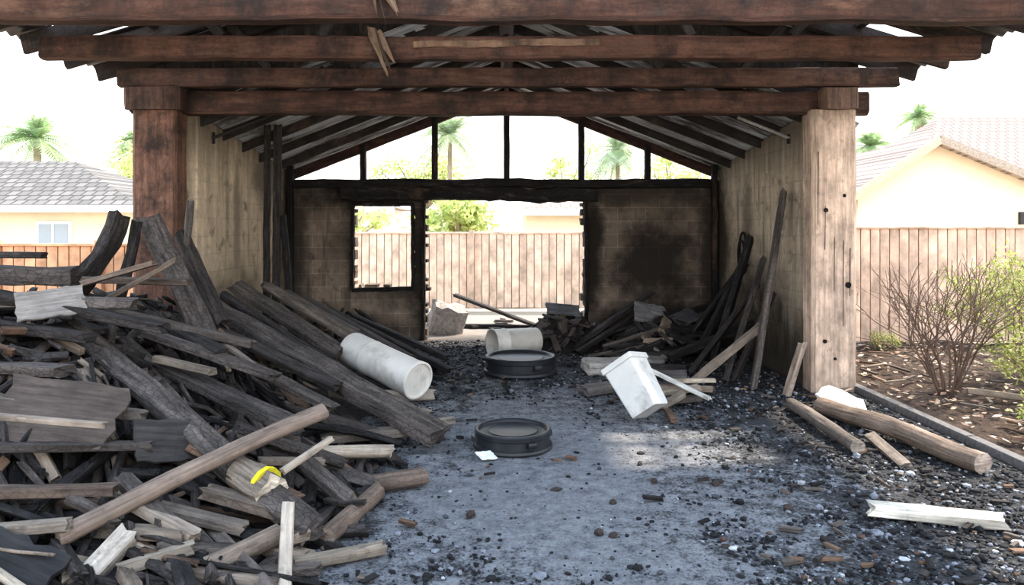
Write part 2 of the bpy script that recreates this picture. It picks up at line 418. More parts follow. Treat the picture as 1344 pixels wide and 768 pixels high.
M_CORR2 = corrmat('dark_corrugated_metal', (.11, .105, .11), (.03, .026, .025), .4, .6)  # same sheet pattern in a much darker base colour, for the overhang
def corr(name, zfun, y0, y1, xe, holes, mat):
    v = []; f = []
    for s in (-1, 1):
        ny = int((y1-y0)/.022); nx = 14; b0 = len(v)
        for j in range(ny+1):
            y = y0+(y1-y0)*j/ny
            for i in range(nx+1):
                x = s*xe*i/nx
                v.append((x, y, zfun(x, y)+.035+.014*math.sin(y*math.tau/.13)))
        for j in range(ny):
            y = y0+(y1-y0)*(j+.5)/ny
            for i in range(nx):
                x = s*xe*(i+.5)/nx
                if any(h[0] < x < h[1] and h[2] < y < h[3] for h in holes): continue
                a = b0+j*(nx+1)+i; f.append((a, a+1, a+nx+2, a+nx+1))
    me = bpy.data.meshes.new(name); me.from_pydata(v, [], f); me.materials.append(mat)
    me.polygons.foreach_set('use_smooth', [True]*len(f))
    ob = bpy.data.objects.new(name, me); sc.collection.objects.link(ob)
    ob.modifiers.new('s', 'SOLIDIFY').thickness = .004
    ob.parent = fr
corr('overhang_roof_sheets', lambda x, y: zf(x), 4.4, 7.75, 4.25, [(2.9, 3.9, 6.45, 7.35), (-3.95, -3.1, 6.0, 6.9)], M_CORR2)
corr('corrugated_roof_sheets', zi, 7.4, 10.95, 3.55, [], M_CORR)
M_DARKMETAL = plain('dark_metal', (.06,.058,.06), .5, .6)
cp = Buf()
stick(cp, (2.45, 7.85, 2.78), (3.0, 7.85, 2.56), .035, .035, (.35,.33,.32), 0, log=True, rough=.01, jag=0)
stick(cp, (2.99, 7.85, 2.60), (2.99, 7.85, 2.50), .03, .03, CH, 0, log=True, rough=.01, jag=0)
stick(cp, (-3.12, 7.85, 2.56), (-2.5, 7.85, 2.80), .035, .035, CH2, 0, log=True, rough=.01, jag=0)
stick(cp, (-3.11, 7.85, 2.62), (-3.11, 7.85, 2.50), .03, .03, CH, 0, log=True, rough=.01, jag=0)
cp.build('conduit_pipe', M_STONE, parent=fr)
hb = Buf()
T1=(.21,.145,.10)
for i in range(3):
    x = -.88+.03*i; stick(hb, (x, 4.74, 3.22), (x+.04+.03*i, 4.74, 2.99-.05*(i%2)), .08, .012, T1 if i != 1 else (.09,.06,.045), .3, rough=.35, taper=.3, seg=.025, roll=1.57+R.uniform(-.4, .4), jag=.6)
for i in range(3):
    x = -1.05+i*.02; stick(hb, (x-.03, 5.9, 3.2-.02*i), (x+.11, 5.9, 2.82+.06*i), .055, .012, T1 if i != 1 else (.09,.06,.045), .3, rough=.35, taper=.3, seg=.025, roll=1.57+R.uniform(-.4, .4), jag=.5)
hb.build('torn_insulation', M_WOOD)

# ------------------------------------------------------------------ left lumber pile
def ss(t): t = max(0, min(1, t)); return t*t*(3-2*t)
def hmound(x, y):
    return 1.12*ss((-.85-x)/2.5)*ss((y-2.3)/2.7)*(1-.45*ss((y-6.3)/2.5))
mv = []; mf = []; nxm, nym = 70, 110
for j in range(nym+1):
    for i in range(nxm+1):
        x = -5.2+(5.2-.55)*i/nxm; y = 2.2+7.0*j/nym
        if y > 7.2: x = max(x, -3.13)
        edge = ss((y-2.2)/.4)*ss((9.2-y)/1.2)
        h = (hmound(x, y)*.72)*edge
        h += (.09*mnoise.noise(Vector((x*3, y*3, 0)))+.05*mnoise.noise(Vector((x*9, y*9, 2))))*min(1, h*5) - .03
        mv.append((x, y, h))
for j in range(nym):
    for i in range(nxm):
        a = j*(nxm+1)+i; mf.append((a, a+1, a+nxm+2, a+nxm+1))
pile = empty('burnt_lumber_pile')
me = bpy.data.meshes.new('ash_mound'); me.from_pydata(mv, [], mf)
me.materials.append(plain('black_ash', (.024,.021,.021), .9, 0, 18, .5, .8)); mo = bpy.data.objects.new('ash_mound', me); sc.collection.objects.link(mo); mo.parent = pile
pl = Buf()
def rnd_tint():
    r = R.random()
    if r < .26: return CH, .8
    if r < .50: return CH2, .8
    if r < .69: return CHG, .6
    if r < .82: return GR, .4
    if r < .90: return BR, .3
    if r < .965: return WE, .15
    return PA, .05
def fill(n, lmin, lmax, wmin, wmax, lo, hi, seed, amain=-.75, y0=2.9, y1=8.6):
    R.seed(seed); cnt = 0
    while cnt < n:
        x = R.uniform(-4.2, -.7); y = R.uniform(y0, y1)
        if y > 7.1 and x < -2.8: continue
        h = hmound(x, y)
        if h < .02 and R.random() < .8: continue
        if -1.75 < x < -.55 and 5.6 < y < 7.5: continue
        if y < 3.9 and x > -1.0: continue
        Lh = R.uniform(lmin, lmax)/2
        ang = R.gauss(amain, .45) if R.random() < .6 else R.uniform(0, math.pi)
        dx, dy = math.cos(ang)*Lh, math.sin(ang)*Lh
        if y > 6.6 and x-abs(dx) < -3.05: continue
        if x+abs(dx) > -.6: continue
        off = R.uniform(lo, hi)
        A = Vector((x-dx, y-dy, hmound(x-dx, y-dy)*.9+off+R.uniform(-.06, .06)))
        B = Vector((x+dx, y+dy, hmound(x+dx, y+dy)*.9+off+R.uniform(-.06, .06)))
        A.z = max(A.z, .03); B.z = max(B.z, .03)
        t, c = rnd_tint(); k = R.uniform(.75, 1.25); t = tuple(q*k for q in t); lg = R.random() < .2
        w = R.uniform(wmin, wmax)
        stick(pl, A, B, w if not lg else w*.7, R.uniform(.02, .05) if not lg else w*.7, t, c, R.gauss(0, .5), lg, rough=.07, jag=.3, bow=R.uniform(-.02, .03), endch=.6 if R.random() < .5 else 0)
        cnt += 1
fill(230, .4, 1.4, .05, .12, -.16, -.03, 41)
fill(230, .25, 1.0, .035, .085, -.10, .03, 42)
fill(520, .08, .4, .02, .06, -.06, .05, 43)
fill(150, .12, .5, .02, .06, -.02, .08, 44, -.3, 2.9, 4.6)
def P(A, B, w, t, tint, ch, **k):
    k.setdefault('rough', .06); k.setdefault('jag', .25)
    stick(pl, A, B, w, t, tint, ch, **k)
G1=(.105,.087,.077); G2=(.066,.055,.050)
P((-3.14,5.2,.98), (-.95,3.6,.12), .15, .08, G1, .8, roll=.3)
P((-2.0,3.3,.22), (-1.06,4.3,.54), .092, .092, (.23,.175,.14), .1, log=True, rough=.07, jag=.1, bow=.02, cap=WE)
P((-3.1,6.4,1.69), (-2.18,5.8,.38), .19, .06, G1, .8, roll=.5)
P((-3.0,6.8,1.55), (-2.5,6.5,.75), .13, .08, G2, .8, roll=.3)
P((-2.88,7.1,.86), (-.48,5.25,.13), .20, .13, G1, .8, roll=.15)
P((-2.8,7.3,.94), (-.78,5.75,.16), .07, .08, CH2, .8, roll=.3)
P((-2.85,7.8,1.0), (-1.55,6.95,.42), .18, .07, G1, .8, roll=.2)
P((-2.6,8.0,.98), (-1.3,7.2,.42), .12, .05, (.15,.122,.102), .5, roll=.4)
P((-2.43,8.1,.90), (-1.3,7.6,.36), .14, .05, G1, .6)
P((-2.7,8.2,.99), (-1.6,7.9,.5), .1, .05, GR, .5)
P((-2.3,8.4,.8), (-1.0,7.8,.22), .12, .06, G2, .7)
P((-2.13,8.8,.64), (-.62,8.0,.06), .1, .06, CH, .9)
P((-1.9,9.2,.5), (-.7,8.7,.08), .12, .06, CH, .9)
P((-2.9,7.0,.72), (-1.6,6.1,.42), .14, .06, CH2, .8, roll=.2)
P((-2.7,6.6,.75), (-1.3,5.7,.38), .11, .05, G2, .7, roll=.2)
P((-3.13,6.0,1.72), (-3.42,5.9,1.05), .15, .1, CH2, .9, roll=.7, rough=.2)
P((-3.05,6.1,1.66), (-3.15,6.0,1.0), .07, .06, CH2, .9, rough=.16)
P((-2.95,6.9,1.85), (-2.9,6.6,1.0), .09, .06, G1, .5, roll=1.2)
P((-4.0,5.0,1.30), (-2.92,5.0,1.28), .16, .12, G2, .8, rough=.14)
P((-4.1,5.2,1.42), (-3.25,5.2,1.41), .06, .045, CH2, .7)
P((-3.9,4.9,1.26), (-2.2,4.75,.96), .12, .06, CH2, .8)
P((-3.8,4.9,1.14), (-2.45,4.9,1.10), .13, .07, G1, .8)
P((-3.9,4.8,1.06), (-2.6,4.6,.92), .10, .06, CH2, .8)
P((-3.29,5.6,1.16), (-2.66,5.6,1.34), .08, .04, (.24,.18,.14), .2)
P((-3.0,5.5,1.06), (-2.55,5.7,1.36), .07, .04, (.19,.145,.11), .3)
P((-3.4,5.8,1.20), (-2.5,5.8,1.18), .12, .05, (.16,.12,.095), .4)
sheet(pl, (-2.93,4.75,1.12), .38, .24, .012, (.75,-.1,.55), (.27,.24,.215), .05)
P((-3.2,4.4,.78), (-2.5,4.2,.79), .12, .06, G1, .7)
sheet(pl, (-2.40,3.95,.62), .66, .36, .014, (.85,.12,.0), (.085,.066,.056), .15)
P((-2.62,3.72,.66), (-2.02,3.72,.61), .045, .03, (.28,.225,.18), .1)
P((-2.6,3.7,.50), (-1.9,3.95,.44), .07, .04, G2, .6)
sheet(pl, (-1.85,4.05,.44), .36, .26, .014, (.8,.2,.8), (.05,.044,.042), .2)
P((-2.37,5.0,.72), (-1.93,4.85,.66), .07, .04, (.24,.195,.155), .2)
P((-2.4,5.1,.66), (-1.3,4.55,.38), .16, .07, G2, .8)
P((-2.6,5.3,.86), (-1.6,5.1,.58), .12, .05, G1, .8)
P((-3.0,5.6,.98), (-1.9,5.5,.74), .10, .05, (.13,.105,.09), .5)
P((-2.9,5.9,.92), (-2.0,5.2,.72), .12, .06, CH2, .8)
P((-2.2,5.7,.66), (-1.2,5.1,.36), .11, .05, G1, .8)
P((-1.47,4.75,.16), (-.75,4.85,.14), .085, .085, (.46,.38,.30), 0, log=True, cap=PA, endch=.3)
P((-1.75,4.7,.30), (-1.3,4.6,.27), .1, .05, (.22,.18,.145), .2)
P((-1.18,5.45,.06), (-.44,5.95,.06), .08, .05, (.38,.32,.26), 0, endch=.4)
P((-1.3,5.2,.12), (-.6,5.5,.10), .1, .06, (.17,.14,.115), .4)
P((-1.1,6.6,.1), (-.68,6.75,.09), .12, .09, (.40,.34,.28), .0, cap=PA)
P((-1.5,6.3,.2), (-.62,6.1,.07), .07, .05, (.24,.2,.16), .2)
P((-1.15,4.3,.22), (-.86,4.05,.1), .11, .11, G1, .7, log=True, cap=(.2,.16,.125))
P((-.90,3.65,.07), (-.75,4.3,.07), .10, .10, (.19,.14,.11), .3, log=True, cap=(.25,.2,.155))
P((-.78,4.45,.07), (-.5,4.58,.07), .11, .11, (.15,.112,.09), .4, log=True, cap=(.38,.31,.25))
P((-1.74,3.7,.20), (-1.28,3.62,.13), .09, .05, (.18,.15,.125), .3, cap=WE)
P((-1.55,3.8,.25), (-1.05,3.7,.16), .09, .06, (.14,.11,.09), .4, cap=(.2,.16,.125))
P((-1.35,3.35,.06), (-1.12,3.62,.10), .10, .10, (.22,.17,.135), .2, log=True, cap=(.36,.3,.24))
P((-.98,3.42,.05), (-.6,3.6,.05), .06, .05, (.26,.215,.17), .2)
P((-1.06,3.58,.26), (-.96,3.2,.0), .06, .04, (.40,.34,.28), .0, cap=PA)
P((-1.83,3.25,.08), (-1.74,3.42,.19), .10, .08, (.46,.40,.34), .0, roll=.4, cap=PA)
P((-1.95,3.3,.02), (-1.87,3.2,.10), .10, .06, (.40,.34,.28), .0, cap=PA)
P((-2.05,3.5,.18), (-1.5,3.45,.17), .08, .05, (.21,.17,.135), .2)
P((-1.2,3.95,.30), (-1.02,4.3,.38), .035, .03, (.42,.35,.28), 0)
P((-1.6,3.4,.14), (-1.2,3.5,.07), .07, .05, G1, .6)
P((-1.75,4.1,.40), (-1.1,3.9,.17), .09, .04, BR, .4)
P((-1.6,4.4,.42), (-1.0,4.6,.14), .1, .05, G2, .8)
P((-2.8,4.0,.68), (-2.0,4.1,.56), .09, .05, (.15,.125,.105), .4)
P((-2.6,3.4,.38), (-1.9,3.6,.33), .08, .05, (.12,.085,.066), .4)
P((-2.5,3.3,.24), (-1.95,3.3,.28), .07, .05, (.25,.205,.165), .2)
P((-1.85,3.6,.28), (-1.45,3.45,.16), .07, .05, (.30,.245,.2), .1, cap=WE)
P((-1.95,3.75,.34), (-1.6,3.5,.20), .09, .05, G1, .5)
P((-1.7,3.25,.10), (-1.45,3.4,.13), .06, .05, (.3,.25,.2), .1)
P((-1.3,3.3,.05), (-.85,3.35,.06), .07, .04, G1, .6)
P((-1.15,3.85,.16), (-.98,3.55,.12), .09, .05, (.12,.095,.08), .4, cap=(.25,.2,.16))
P((-1.4,4.2,.28), (-1.1,4.45,.2), .07, .04, (.25,.2,.16), .2)
sheet(pl, (-2.15,3.1,.17), .5, .32, .02, (.5,.25,-.2), (.028,.027,.029), .1)
P((-2.2,5.6,.78), (-1.7,5.2,.58), .04, .03, (.24,.195,.155), .1)
pl.build('burnt_planks', M_WOOD, parent=pile)
sb = Buf()
stick(sb, (-2.80,8.6,-.02), (-2.78,8.6,2.80), .07, .06, CH2, .8, rough=.08)
stick(sb, (-2.67,8.55,.4), (-2.66,8.6,2.80), .085, .07, CH2, .8, rough=.08)
stick(sb, (-2.42,8.5,-.02), (-2.6,8.6,1.75), .07, .06, CH, .9, rough=.08)
sb.build('charred_stud', M_WOOD)
lg = Buf(); stick(lg, (-1.42,3.94,.31), (-1.20,3.80,.26), .18, .18, (.24,.195,.155), .3, log=True, rough=.12, jag=.12, cap=(.58,.50,.40), seg=.03)
root = lg.build('strapped_log', M_WOOD)
ys = Buf(); stick(ys, (-1.262,3.838,.274), (-1.240,3.824,.269), .192, .192, (.72,.62,.03), 0, log=True, rough=.01, jag=0, seg=.02)
ys.build('yellow_strap', M_STONE, parent=root)

# ------------------------------------------------------------------ right leaning boards
rbf = Buf()
def Q(A, B, w, t, tint, ch, **k):
    k.setdefault('rough', .06); k.setdefault('jag', .25); stick(rbf, A, B, w, t, tint, ch, **k)
Q((2.92,7.8,1.98), (2.44,7.3,.02), .15, .06, G1, .7, roll=1.0)
Q((2.90,8.8,1.48), (2.35,8.5,.0), .15, .07, CH, .9, roll=1.)
Q((2.88,8.3,1.25), (2.25,7.65,.0), .13, .06, G2, .8, roll=1.)
Q((2.9,9.0,1.2), (2.3,9.0,.0), .13, .06, CH, .9, roll=1.)
Q((2.88,8.5,.95), (2.0,8.1,.0), .11, .06, CH2, .9, roll=.8)
Q((2.88,8.0,.9), (2.4,7.8,.0), .12, .05, G2, .8, roll=1.)
Q((2.88,9.3,1.0), (2.1,9.2,.0), .12, .06, CH, .9, roll=.8)
Q((2.65,7.65,.60), (1.85,7.4,.05), .075, .07, (.28,.225,.18), .1, cap=WE)
Q((2.85,7.12,.50), (2.68,7.08,.0), .085, .05, (.38,.30,.24), .0, cap=PA)
Q((2.88,8.6,.5), (1.9,8.6,.1), .15, .08, CH, .9)
rbf.build('leaning_burnt_boards', M_WOOD)
hz = Buf()
for k in range(2):
    prev = None
    for i in range(17):
        a = i/16*math.tau; p = Vector((2.97-.02*k, 9.3+.13*math.sin(a), 1.36-.1*k+.19*math.cos(a)))
        if prev: stick(hz, prev, p, .03, .03, CH, .3, log=True, rough=.0, jag=0)
        prev = p
hz.build('hanging_hose_coil', M_STONE)

def heap(name, cx, cy, rx, ry, h, n, seed, extra=(), hi=.2):
    R.seed(seed); B_ = Buf(); e = empty(name)
    def hh(x, y):
        r = math.hypot((x-cx)/rx, (y-cy)/ry); return h*max(0, 1-r)**.8 if r < 1 else 0
    v = []; f = []; G = 34
    for j in range(G+1):
        for i in range(G+1):
            x = cx+rx*(i/G*2-1); y = cy+ry*(j/G*2-1)
            z = hh(x, y)*.8; z += min(z*3, 1)*.08*mnoise.noise(Vector((x*5, y*5, seed))) - .02
            v.append((x, y, z))
    for j in range(G):
        for i in range(G):
            a = j*(G+1)+i; f.append((a, a+1, a+G+2, a+G+1))
    me = bpy.data.meshes.new('ash'); me.from_pydata(v, [], f); me.materials.append(bpy.data.materials['black_ash'])
    o = bpy.data.objects.new('ash', me); sc.collection.objects.link(o); o.parent = e
    c_ = 0
    while c_ < n:
        x = cx+R.uniform(-1, 1)*rx*.85; y = cy+R.uniform(-1, 1)*ry*.8; Lh = R.uniform(.08, .4); a = R.uniform(0, math.pi)
        dx, dy = math.cos(a)*Lh, math.sin(a)*Lh*.6
        A = Vector((x-dx, y-dy, hh(x-dx, y-dy)+R.uniform(.01, .1))); B2 = Vector((x+dx, y+dy, hh(x+dx, y+dy)+R.uniform(.01, .1)))
        c_ += 1
        if max(A.x, B2.x) > 2.9 or min(A.x, B2.x) < -3.0 or max(A.y, B2.y) > 10.5: continue
        r = R.random(); t, c = (CH, 1.) if r < .5 else ((CH2, .8) if r < .75 else ((GR, .4) if r < 1-hi*.4 else (WE, 0.)))
        stick(B_, A, B2, R.uniform(.04, .13), R.uniform(.02, .06), t, c, R.gauss(0, .6), R.random() < .2, rough=.1, jag=.4)
    for ex in extra:
        if ex[0] == 's': sheet(B_, *ex[1:])
        else: stick(B_, *ex[1:6], ex[6], rough=.07, jag=.3)
    B_.build('burnt_debris', M_WOOD, parent=e); return e
heap('charred_debris_heap', 2.05, 9.6, .9, .8, .45, 110, 11, [
    ('p', (1.97,10.0,.74), (.86,9.5,.08), .11, .05, CH2, .9),
    ('p', (1.7,9.8,.45), (.9,9.3,.05), .09, .05, CH2, .9),
    ('p', (2.85,9.9,.6), (1.6,9.6,.3), .14, .06, CH, .9),
    ('p', (2.8,9.2,.35), (1.3,9.1,.12), .14, .05, CH, .9),
    ('p', (2.6,8.9,.15), (1.2,8.9,.06), .15, .05, CH2, .9),
    ('s', (1.85,9.55,.50), .42, .30, .015, (.9,.2,.1), (.17,.165,.17), .2),
    ('s', (2.3,9.5,.46), .35, .25, .015, (.5,-.3,.5), (.07,.07,.075), .3)])
heap('charred_debris_heap', .78, 9.95, .65, .5, .46, 80, 12, [
    ('p', (.3,9.8,.06), (.9,10.0,.5), .08, .04, CH, .9),
    ('p', (.5,9.8,.45), (1.1,9.8,.3), .12, .03, G2, .5),
    ('s', (.75,9.85,.52), .45, .24, .015, (.5,.1,.1), (.13,.13,.135), .2)])
heap('charred_debris_heap', -2.15, 9.9, .8, .5, .5, 40, 14)
mb = Buf()
def Q2(A, B, w, t, tint, ch, **k):
    k.setdefault('rough', .06); k.setdefault('jag', .25); stick(mb, A, B, w, t, tint, ch, **k)
Q2((1.35,7.05,.26), (1.80,6.55,.09), .05, .03, WH, 0)
Q2((1.1,7.1,.08), (1.95,7.0,.08), .08, .05, WE, .1)
Q2((1.2,7.4,.05), (2.0,7.1,.05), .1, .06, GR, .3)
Q2((1.25,6.8,.06), (1.8,6.9,.12), .08, .05, (.36,.30,.24), .1)
Q2((1.3,6.6,.05), (1.75,6.75,.05), .1, .05, GR, .3)
Q2((1.35,6.45,.05), (1.6,6.7,.1), .07, .05, (.3,.25,.2), .2)
Q2((.72,7.0,.06), (1.0,7.2,.06), .14, .09, (.17,.15,.14), .3)
Q2((1.3,7.9,.06), (1.9,7.8,.06), .12, .07, (.17,.155,.15), .3)
Q2((1.5,8.3,.06), (2.0,8.2,.06), .1, .05, CH2, .7)
Q2((1.55,7.0,.16), (2.05,7.3,.10), .06, .04, (.45,.38,.3), 0)
Q2((1.38,6.35,.04), (1.36,6.0,.04), .06, .03, BR, .1)
mb.build('scattered_boards', M_WOOD)

gl = Buf(); stick(gl, (2.7,6.35,.08), (3.08,4.78,.08), .145, .145, (.23,.175,.14), .25, log=True, rough=.07, jag=.05, cap=(.46,.36,.29), bow=.02)
gl.build('fallen_log', M_WOOD)
gl = Buf(); stick(gl, (2.5,6.5,.06), (2.47,5.2,.06), .105, .105, (.16,.135,.12), .3, log=True, rough=.07, jag=.05, cap=(.34,.28,.23), bow=.02)
gl.build('fallen_log', M_WOOD)
gl = Buf(); stick(gl, (2.72,5.55,.05), (2.64,4.9,.03), .08, .03, (.22,.185,.16), .2, roll=.3, rough=.05)
gl.build('wood_offcut', M_WOOD)
gl = Buf(); stick(gl, (2.02,4.12,.04), (2.65,3.93,.04), .13, .06, (.66,.60,.51), .0, rough=.05, jag=.2, cap=(.66,.6,.51))
gl.build('pale_board', M_WOOD)
gl = Buf(); stick(gl, (2.92,6.75,.08), (2.98,6.3,.05), .22, .11, (.82,.79,.75), 0, roll=.2, rough=.1, jag=.4)
gl.build('white_foam_block', M_STONE)
def chunk(name, c, s, rot, col, amp=.06):
    bm = bmesh.new(); bmesh.ops.create_cube(bm, size=1); bmesh.ops.subdivide_edges(bm, edges=bm.edges, cuts=5, use_grid_fill=True)
    o = R.uniform(0, 50)
    for v in bm.verts:
        p = v.co.copy(); e = sum(1 for k in p if abs(k) > .45)
        if e >= 2: v.co *= (1-.08*R.random())
        v.co += Vector([mnoise.noise(p*3+Vector((o, k*7, 0)))*amp for k in range(3)])
        v.co = Vector((v.co.x*s[0], v.co.y*s[1], v.co.z*s[2]))
    me = bpy.data.meshes.new(name); bm.to_mesh(me); bm.free()
    me.materials.append(plain(name+'_mat', col, .9, 0, 20, .3, .5, (.04,.04,.04), .5))
    ob = bpy.data.objects.new(name, me); sc.collection.objects.link(ob); ob.location = c; ob.rotation_euler = rot; return ob
chunk('concrete_paver', (1.1,8.2,.08), (.5,.34,.13), (.03,0,.15), (.40,.37,.34))
chunk('concrete_paver', (1.62,8.6,.06), (.42,.3,.1), (0,.05,-.2), (.22,.21,.2))
chunk('concrete_chunk', (-.92,11.3,.2), (.52,.35,.46), (.2,.25,.3), (.34,.31,.29), .12)
ob_ = Buf(); stick(ob_, (-.85,12.2,.5), (.5,11.6,.06), .12, .05, CH2, .7); stick(ob_, (-1.0,11.9,.04), (1.0,11.7,.04), .14, .05, CH, .9); stick(ob_, (.3,11.3,.04), (1.4,11.9,.3), .1, .05, CH, .9)
for i in range(14):
    x = R.uniform(-1, 1.5); y = R.uniform(11.1, 13); stick(ob_, (x, y, .03), (x+R.uniform(-.5,.5), y+R.uniform(-.3,.3), .04), .08, .04, R.choice([CH, CH2, GR]), .6)
ob_.build('charred_plank', M_WOOD)

# ------------------------------------------------------------------ lathe objects
def lathe(name, prof, mat, n=56, M=Matrix()):
    v = []; f = []
    for (r, z) in prof:
        for i in range(n):
            a = i*math.tau/n; v.append(tuple(M@Vector((r*math.cos(a), r*math.sin(a), z))))
    for k in range(len(prof)-1):
        for i in range(n):
            f.append((k*n+i, k*n+(i+1) % n, (k+1)*n+(i+1) % n, (k+1)*n+i))
    me = bpy.data.meshes.new(name); me.from_pydata(v, [], f); me.materials.append(mat)
    me.polygons.foreach_set('use_smooth', [True]*len(f))
    try: me.set_sharp_from_angle(angle=math.radians(40))
    except Exception: pass
    ob = bpy.data.objects.new(name, me); sc.collection.objects.link(ob); return ob
M_BLK = plain('black_plastic', (.017,.018,.022), .45, 0, 9, .3, .1, (.07,.075,.085), .35)
M_WHT = plain('white_plastic', (.74,.70,.64), .5, 0, 5, .08, .05, (.22,.19,.17), .55)
M_BIN = plain('greyish_white_enamel', (.66,.65,.62), .5, 0, 6, .07, .05, (.2,.18,.165), .6)
def tub(x, y, r, h):
    pr = [(.001,h*.84),(r*.6,h*.84),(r*.63,h*.88),(r*.66,h*.84),(r*.84,h*.84),(r*.88,h*.96),(r*.91,h*1.0),(r*.95,h),(r*.98,h*.93),(r*.975,h*.7),(r*.95,h*.66),(r*.955,h*.25),(r*1.0,h*.2),(r*1.02,h*.08),(r*1.0,0),(.001,0)]
    o = lathe('black_round_tub', pr, M_BLK, 64, Matrix.Translation((x, y, .008)))
    hb = Buf()
    for a in (-1.1, 2.0, .4, 3.4):
        p = Vector((x+r*1.0*math.cos(a), y+r*1.0*math.sin(a), h*.6)); tt = Vector((-math.sin(a), math.cos(a), 0))*r*.11
        stick(hb, p-tt, p+tt, .04, h*.28, (.02,.022,.028), 0, rough=.0, jag=0)
    hb.build('handle_lugs', M_BLK, parent=o)
tub(.15, 8.2, .40, .19)
tub(.045, 5.42, .285, .135)
def cylM(A, B):
    A = Vector(A); B = Vector(B); d = (B-A); q = d.to_track_quat('Z', 'Y'); return Matrix.Translation(A)@q.to_matrix().to_4x4(), d.length
Mx, Ln = cylM((-1.50,7.15,.44), (-.78,6.55,.25)); r = .165
lathe('white_drum', [(.001,.01),(r*.9,.01),(r*.93,0),(r*.97,.01),(r,.03),(r,Ln*.3),(r*1.02,Ln*.31),(r*1.02,Ln*.325),(r,Ln*.335),(r,Ln-.05),(r*1.04,Ln-.045),(r*1.05,Ln-.005),(r*1.02,Ln),(r*.93,Ln),(r*.91,Ln-.02),(.001,Ln-.02)], M_WHT, 56, Mx)
Mx, Ln = cylM((.38,9.35,.19), (-.18,9.05,.19)); r = .17
lathe('white_bucket', [(.001,0),(r*.9,0),(r*.93,.01),(r*1.0,Ln*.7),(r*1.06,Ln*.72),(r*1.06,Ln*.74),(r*1.01,Ln*.76),(r*1.04,Ln*.97),(r*1.09,Ln*.975),(r*1.09,Ln),(r*1.0,Ln),(r*.98,Ln*.9),(r*.9,.03),(.001,.03)], M_WHT, 56, Mx)
bm = bmesh.new()
def rring(w, d, z, rad=.02, n=4):
    vs = []
    for (sx, sy, a0) in ((1,1,0),(-1,1,90),(-1,-1,180),(1,-1,270)):
        for i in range(n+1):
            a = math.radians(a0+90*i/n); vs.append(bm.verts.new((sx*(w/2-rad)+rad*math.cos(a), sy*(d/2-rad)+rad*math.sin(a), z)))
    return vs
H_ = .46
rs = [rring(.24,.25,0), rring(.25,.26,.02), rring(.29,.30,H_-.05), rring(.32,.33,H_-.045), rring(.32,.33,H_), rring(.27,.28,H_), rring(.23,.24,.03)]
for a, b2 in zip(rs[:-1], rs[1:]):
    for i in range(len(a)):
        j = (i+1) % len(a); bm.faces.new((a[i], a[j], b2[j], b2[i]))
bm.faces.new(rs[0][::-1]); bm.faces.new(rs[-1])
me = bpy.data.meshes.new('white_crate'); bm.to_mesh(me); bm.free(); me.materials.append(M_BIN)
wbn = bpy.data.objects.new('white_crate', me); sc.collection.objects.link(wbn)
zax = Vector((-.36, .42, .70)).normalized(); xax = Vector((.80, -.52, .40)); xax = (xax-zax*xax.dot(zax)).normalized(); yax = zax.cross(xax)
Mr = Matrix((xax, yax, zax)).transposed().to_4x4()
wbn.matrix_world = Matrix.Translation((1.17,6.02,.115))@Mr
pb2 = Buf(); sheet(pb2, (-.14,5.1,.035), .13, .1, .004, (.3,.1,.6), (.75,.78,.72), 0); pb2.build('paper_scrap', M_STONE)

# ------------------------------------------------------------------ rubble scatter
bm = bmesh.new(); bmesh.ops.create_icosphere(bm, subdivisions=1, radius=1); bm.verts.index_update()
IV = np.array([v.co[:] for v in bm.verts]); IF = np.array([[v.index for v in f.verts] for f in bm.faces]); bm.free()
rng = np.random.default_rng(5)
def scatter(name, pts, tints, sizes, mat, flat=.6):
    n = len(pts); V = np.empty((n, 12, 3)); 
    for i in range(n):
        s = sizes[i]*(1+rng.uniform(-.35, .35, 3)); s[2] *= flat
        v = IV*(1+rng.uniform(-.22, .22, (12, 1)))*s
        a = rng.uniform(0, 6.28); c, q = math.cos(a), math.sin(a)
        V[i] = v@np.array([[c, q, 0], [-q, c, 0], [0, 0, 1]])+np.array(pts[i])+[0, 0, s[2]*.55]
    F = (IF[None]+12*np.arange(n)[:, None, None]).reshape(-1, 3)
    me = bpy.data.meshes.new(name); me.from_pydata(V.reshape(-1, 3).tolist(), [], F.tolist())
    a = me.attributes.new('tint', 'FLOAT_COLOR', 'POINT')
    T = np.repeat(np.array([(*t, 1) for t in tints], dtype=np.float32), 12, axis=0); a.data.foreach_set('color', T.ravel())
    me.materials.append(mat); ob = bpy.data.objects.new(name, me); sc.collection.objects.link(ob); return ob
R.seed(21)
pts = []; tn = []; sz = []
while len(pts) < 36000:
    x = R.uniform(-1.4, 3.38); y = 2.9+R.random()**1.9*7.6
    if x > 2.95 and y > 7: continue
    cen = math.hypot((x-.28)/1.25, (y-4.9)/2.3)
    clump = mnoise.noise(Vector((x*2.2, y*2.2, 0)))*.6+mnoise.noise(Vector((x*7, y*7, 5)))*.45
    d = .035+max(0, min(1, cen-.85+clump*1.3))
    if R.random() > d: continue
    if hmound(x, y) > .3: continue
    pts.append((x, y, 0)); u = R.random()
    if u < .60: tn.append((.016,.016,.018))
    elif u < .80: tn.append((.06,.062,.07))
    elif u < .94: tn.append((.20,.21,.24))
    elif u < .97: tn.append((.10,.06,.045))
    else: tn.append((.40,.41,.42))
    s = .004+.014*R.random()**2.5
    if R.random() < .02: s = R.uniform(.018, .032)
    sz.append(s)
for (x, y) in ((.93,4.65),(.9,5.0),(.48,3.85),(.55,3.83),(.95,5.25),(.62,4.3),(1.3,4.6),(.3,4.5),(1.6,4.2),(1.1,3.7),(-.2,4.1)):
    pts.append((x,y,0)); tn.append((.05,.038,.034)); sz.append(R.uniform(.02,.035))
scatter('charcoal_rubble', pts, tn, sz, M_STONE)
tb = Buf()
